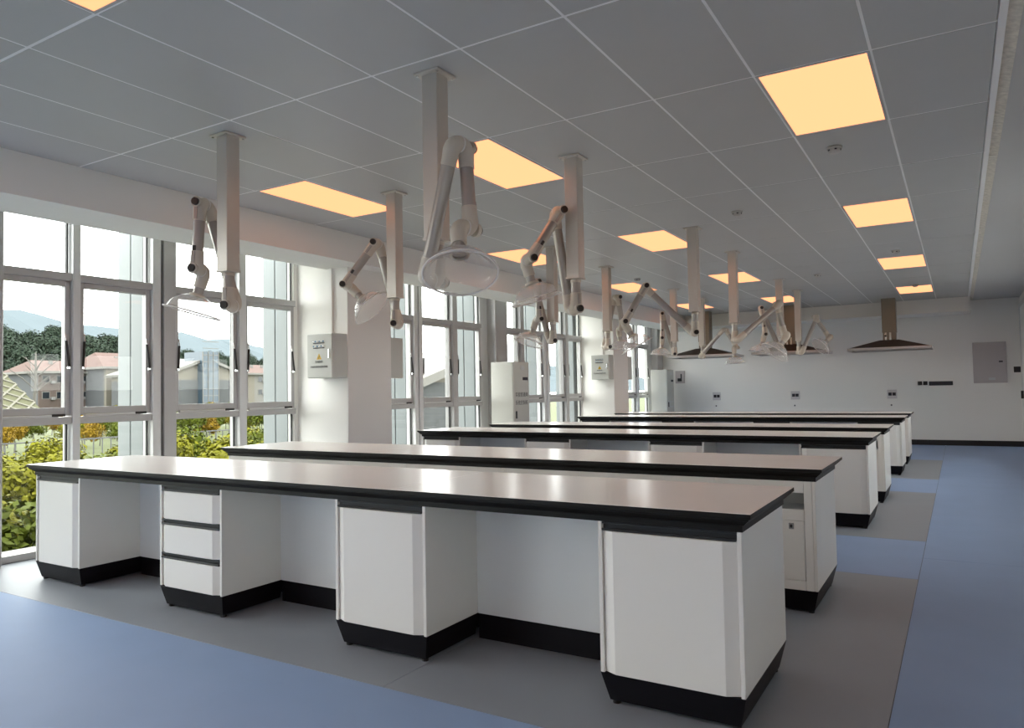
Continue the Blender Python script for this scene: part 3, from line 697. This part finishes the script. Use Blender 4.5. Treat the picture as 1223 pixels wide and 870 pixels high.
# pale bare tree
bt = thing('bare_tree', 'pale bare branching tree in front of the wooded hill', 'tree', (-118, fan(-118, .487), -1.2))
bb = MB(); bb.tube([(0, 0, 0), (0, .3, 6), (.2, .2, 10)], [.3, .22, .08], 6)
for k in range(16):
    a = rnd.uniform(0, 6.28); z0 = rnd.uniform(3, 8); L = rnd.uniform(1.5, 3.5); bb.tube([(0, .2, z0), (math.cos(a)*L*.5, .2+math.sin(a)*L*.5, z0+L*.5), (math.cos(a)*L, .2+math.sin(a)*L, z0+L*.9)], [.10, .07, .03], 5)
bb.build('branches', 'bark_pale', bt)
# lattice-reinforced slope
sl = thing('lattice_slope', 'grassy slope held by a pale diagonal concrete lattice', 'slope', (-110, 45, -1.3))
MB().add([(6, -14, 0), (6, 8.5, 0), (-8, 8.5, 7.2), (-8, -14, 7.2), (-8, 8.5, 0), (-8, -14, 0)], [(0, 1, 2, 3), (1, 4, 2), (0, 3, 5), (3, 2, 4, 5)]).build('turf', 'slope_grass', sl)
for k in range(-8, 14):
    for sgn in (1, -1):
        pts = []
        for f in (0, 1):
            yy = -14+k*2.6+(f*14 if sgn > 0 else (1-f)*14); pts.append((yy, f))
        (ya, fa), (yb_, fb) = pts
        def clip(ya, fa, yb_, fb):
            lo, hi = 0., 1.
            dy = yb_-ya
            for bnd, s_ in ((-14, 1), (8.5, -1)):
                if abs(dy) < 1e-6: continue
                tt = (bnd-ya)/dy
                if dy*s_ > 0: lo = max(lo, tt)
                else: hi = min(hi, tt)
            return lo, hi
        lo, hi = clip(ya, fa, yb_, fb)
        if hi-lo < .05: continue
        pt = lambda q: Vector((6-14*(fa+(fb-fa)*q), ya+(yb_-ya)*q, 7.2*(fa+(fb-fa)*q)+.05))
        MB().obox(pt(lo), pt(hi), .28, (.457, 0, .889), .25).build('lattice_rib', 'lattice_rib', sl)

# dormitory buildings
def facade_building(nm, lab, X0, ya, yb, zbase, zeave, zridge, depth, blocks, floors):
    """facade on plane x=X0 from ya to yb; blocks: (f0,f1,material,proud) fractions along y; windows and AC units on non-cream blocks"""
    t = thing(nm, lab, 'building', (X0, ya, zbase)); Ly = yb-ya; ze = zeave-zbase; zr = zridge-zbase
    MB().box(-depth, 0, 0, Ly, 0, ze).build('wall', 'brick_grey', t)
    for f0, f1, m, pr in blocks:
        a, b = f0*Ly, f1*Ly
        wl = MB().box(0, pr, a, b, 0, ze).build('wall_bay', m, t)
        if m == 'cream_wall': continue
        nwin = max(2, int((b-a)/3.3)); fh = ze/floors
        for fl_ in range(floors):
            for k in range(nwin):
                yc = a+(k+.5)*(b-a)/nwin; zc = fl_*fh+fh*.5
                wn = MB().box(pr-.1, pr+.06, yc-.75, yc+.75, zc-.7, zc+.8).build('window_frame', 'eave_white', t)
                MB().box(pr, pr+.09, yc-.62, yc+.62, zc-.58, zc+.68).build('pane', 'dark_pane', wn)
                MB().bevbox(pr, pr+.6, yc+.85, yc+1.6, zc-.9, zc-.3, .05).build('air_conditioner', 'ac_white', t)
    e = .9
    MB().add([(e+.3, -e, ze), (e+.3, Ly+e, ze), (-depth-e, Ly+e, ze), (-depth-e, -e, ze), (-depth/2, 1.5, zr), (-depth/2, Ly-1.5, zr), (e+.3, -e, ze-.3), (e+.3, Ly+e, ze-.3), (-depth-e, Ly+e, ze-.3), (-depth-e, -e, ze-.3)],
             [(0, 1, 5, 4), (1, 2, 5), (2, 3, 4, 5), (3, 0, 4), (6, 9, 8, 7)]).build('roof', 'roof_tile', t)
    MB().box(-depth-e, e+.3, -e, Ly+e, ze-.45, ze).build('eaves', 'eave_white', t)
    for k in range(3): MB().box(-depth*.3-.3, -depth*.3+.3, Ly*(.3+.25*k), Ly*(.3+.25*k)+.6, ze+1, ze+2.3).build('roof_vent', 'eave_white', t)
    return t
facade_building('dormitory', 'brick and cream dormitory with red tiled roof seen through the nearest bays', -150, fan(-150, .492), fan(-150, .575), -6, 7.0, 9.4, 12, [(0, .42, 'brick_wall', .3), (.42, .62, 'brick_grey', .1), (.62, 1., 'brick_wall', .3)], 4)
facade_building('dormitory', 'taller cream-sided dormitory with white eaves right of the brick one', -143, fan(-143, .577), fan(-143, .672), -6, 7.8, 11.0, 12, [(0, .22, 'cream_wall', .8), (.22, .62, 'brick_wall', .3), (.62, 1., 'brick_grey', .3)], 4)
facade_building('dormitory', 'pale building with red tiled roof glimpsed beside the white facade fin', -150, fan(-150, .815), fan(-150, .90), -6, 7.2, 9.6, 12, [(0, .15, 'cream_wall', .3), (.15, 1, 'eave_white', .2)], 4)
def gable_building(lab, X0, ya, yb, zbase, zband, zeave, zridge, depth, tower):
    t = thing('gabled_hall', lab, 'building', (X0, (ya+yb)/2, zbase)); h = (yb-ya)/2; b_ = zband-zbase; e = zeave-zbase; r = zridge-zbase
    MB().box(-depth, .15, -h, h, 0, b_).build('granite_base', 'granite', t)
    MB().add([(0, -h, b_), (0, h, b_), (0, h, e), (0, 0, r), (0, -h, e), (-depth, -h, b_), (-depth, h, b_), (-depth, h, e), (-depth, 0, r), (-depth, -h, e)],
             [(0, 1, 2, 3, 4), (9, 8, 7, 6, 5), (1, 6, 7, 2), (5, 0, 4, 9)]).build('wall', 'cream_wall', t)
    for s in (-1, 1): MB().obox((-depth/2, s*(h+.8), e-.35), (-depth/2, 0, r+.1), depth+1.6, (0, s*(r-e), h), .5).build('roof_slope', 'eave_white', t)
    if tower:
        tw = MB().box(-4, 1.6, -h*.22, h*.22, 0, r+1.4).build('glass_stair_tower', 'blue_glass', t)
        for zz in range(1, int(r+1)): MB().box(1.55, 1.68, -h*.22, h*.22, zz*1.3, zz*1.3+.12).build('mullion', 'eave_white', tw)
        for yy in (-.22, -.07, .07, .22): MB().box(1.55, 1.68, h*yy-.06, h*yy+.06, 0, r+1.4).build('mullion', 'eave_white', tw)
    return t
gable_building('cream gabled hall with granite base and blue glass stair tower', -120, fan(-120, .672), fan(-120, .80), -5, 4.6, 6.0, 8.6, 18, True)
gable_building('cream gable end with speckled granite wall seen past the nearest column', -22, fan(-22, 1.27), fan(-22, 1.62), -1.2, 1.95, 2.25, 3.3, 9, False)
# mountains
def ridge(nm, lab, X0, pts, depth, m):
    b = MB(); n = len(pts)
    front = [(X0+depth, fan(X0, q), -5) for q, z in pts]; top = [(X0, fan(X0, q), z*(5.14-X0)+1.33) for q, z in pts]; back = [(X0-depth, fan(X0, q), -5) for q, z in pts]
    mid = [((f[0]+t_[0])/2+rnd.uniform(-60, 60), f[1]+rnd.uniform(-15, 15), t_[2]*rnd.uniform(.45, .6)) for f, t_ in zip(front, top)]
    v = front+mid+top+back
    b.add(v, [(k*n+i, k*n+i+1, (k+1)*n+i+1, (k+1)*n+i) for k in range(3) for i in range(n-1)], 0, False)
    tag(b.build(nm, m), lab, 'mountain')
def rpts(q0, q1, n, keys, jit):
    out = []
    for i in range(n):
        q = q0+(q1-q0)*i/(n-1)
        for (a, za), (c, zc) in zip(keys, keys[1:]):
            if a <= q <= c: z = za+(zc-za)*(q-a)/(c-a); break
        else: z = keys[-1][1] if q > keys[-1][0] else keys[0][1]
        out.append((q, z+rnd.uniform(-jit, jit)))
    return out
ridge('mountain_ridge', 'distant haze-blue mountain ridge under the cloudy sky', -2600, rpts(.2, 2.2, 90, [(.2, .085), (.40, .10), (.447, .112), (.475, .114), (.53, .098), (.60, .099), (.655, .090), (.70, .100), (.735, .088), (.78, .093), (.83, .082), (1.0, .075), (2.2, .07)], .0012), 700, 'mountain')
ridge('mountain_ridge', 'nearer low haze-blue foothills before the mountain ridge', -1500, rpts(.2, 2.2, 80, [(.2, .07), (.45, .082), (.56, .088), (.63, .080), (.70, .066), (.80, .064), (1.0, .06), (2.2, .06)], .0015), 350, 'mountain')
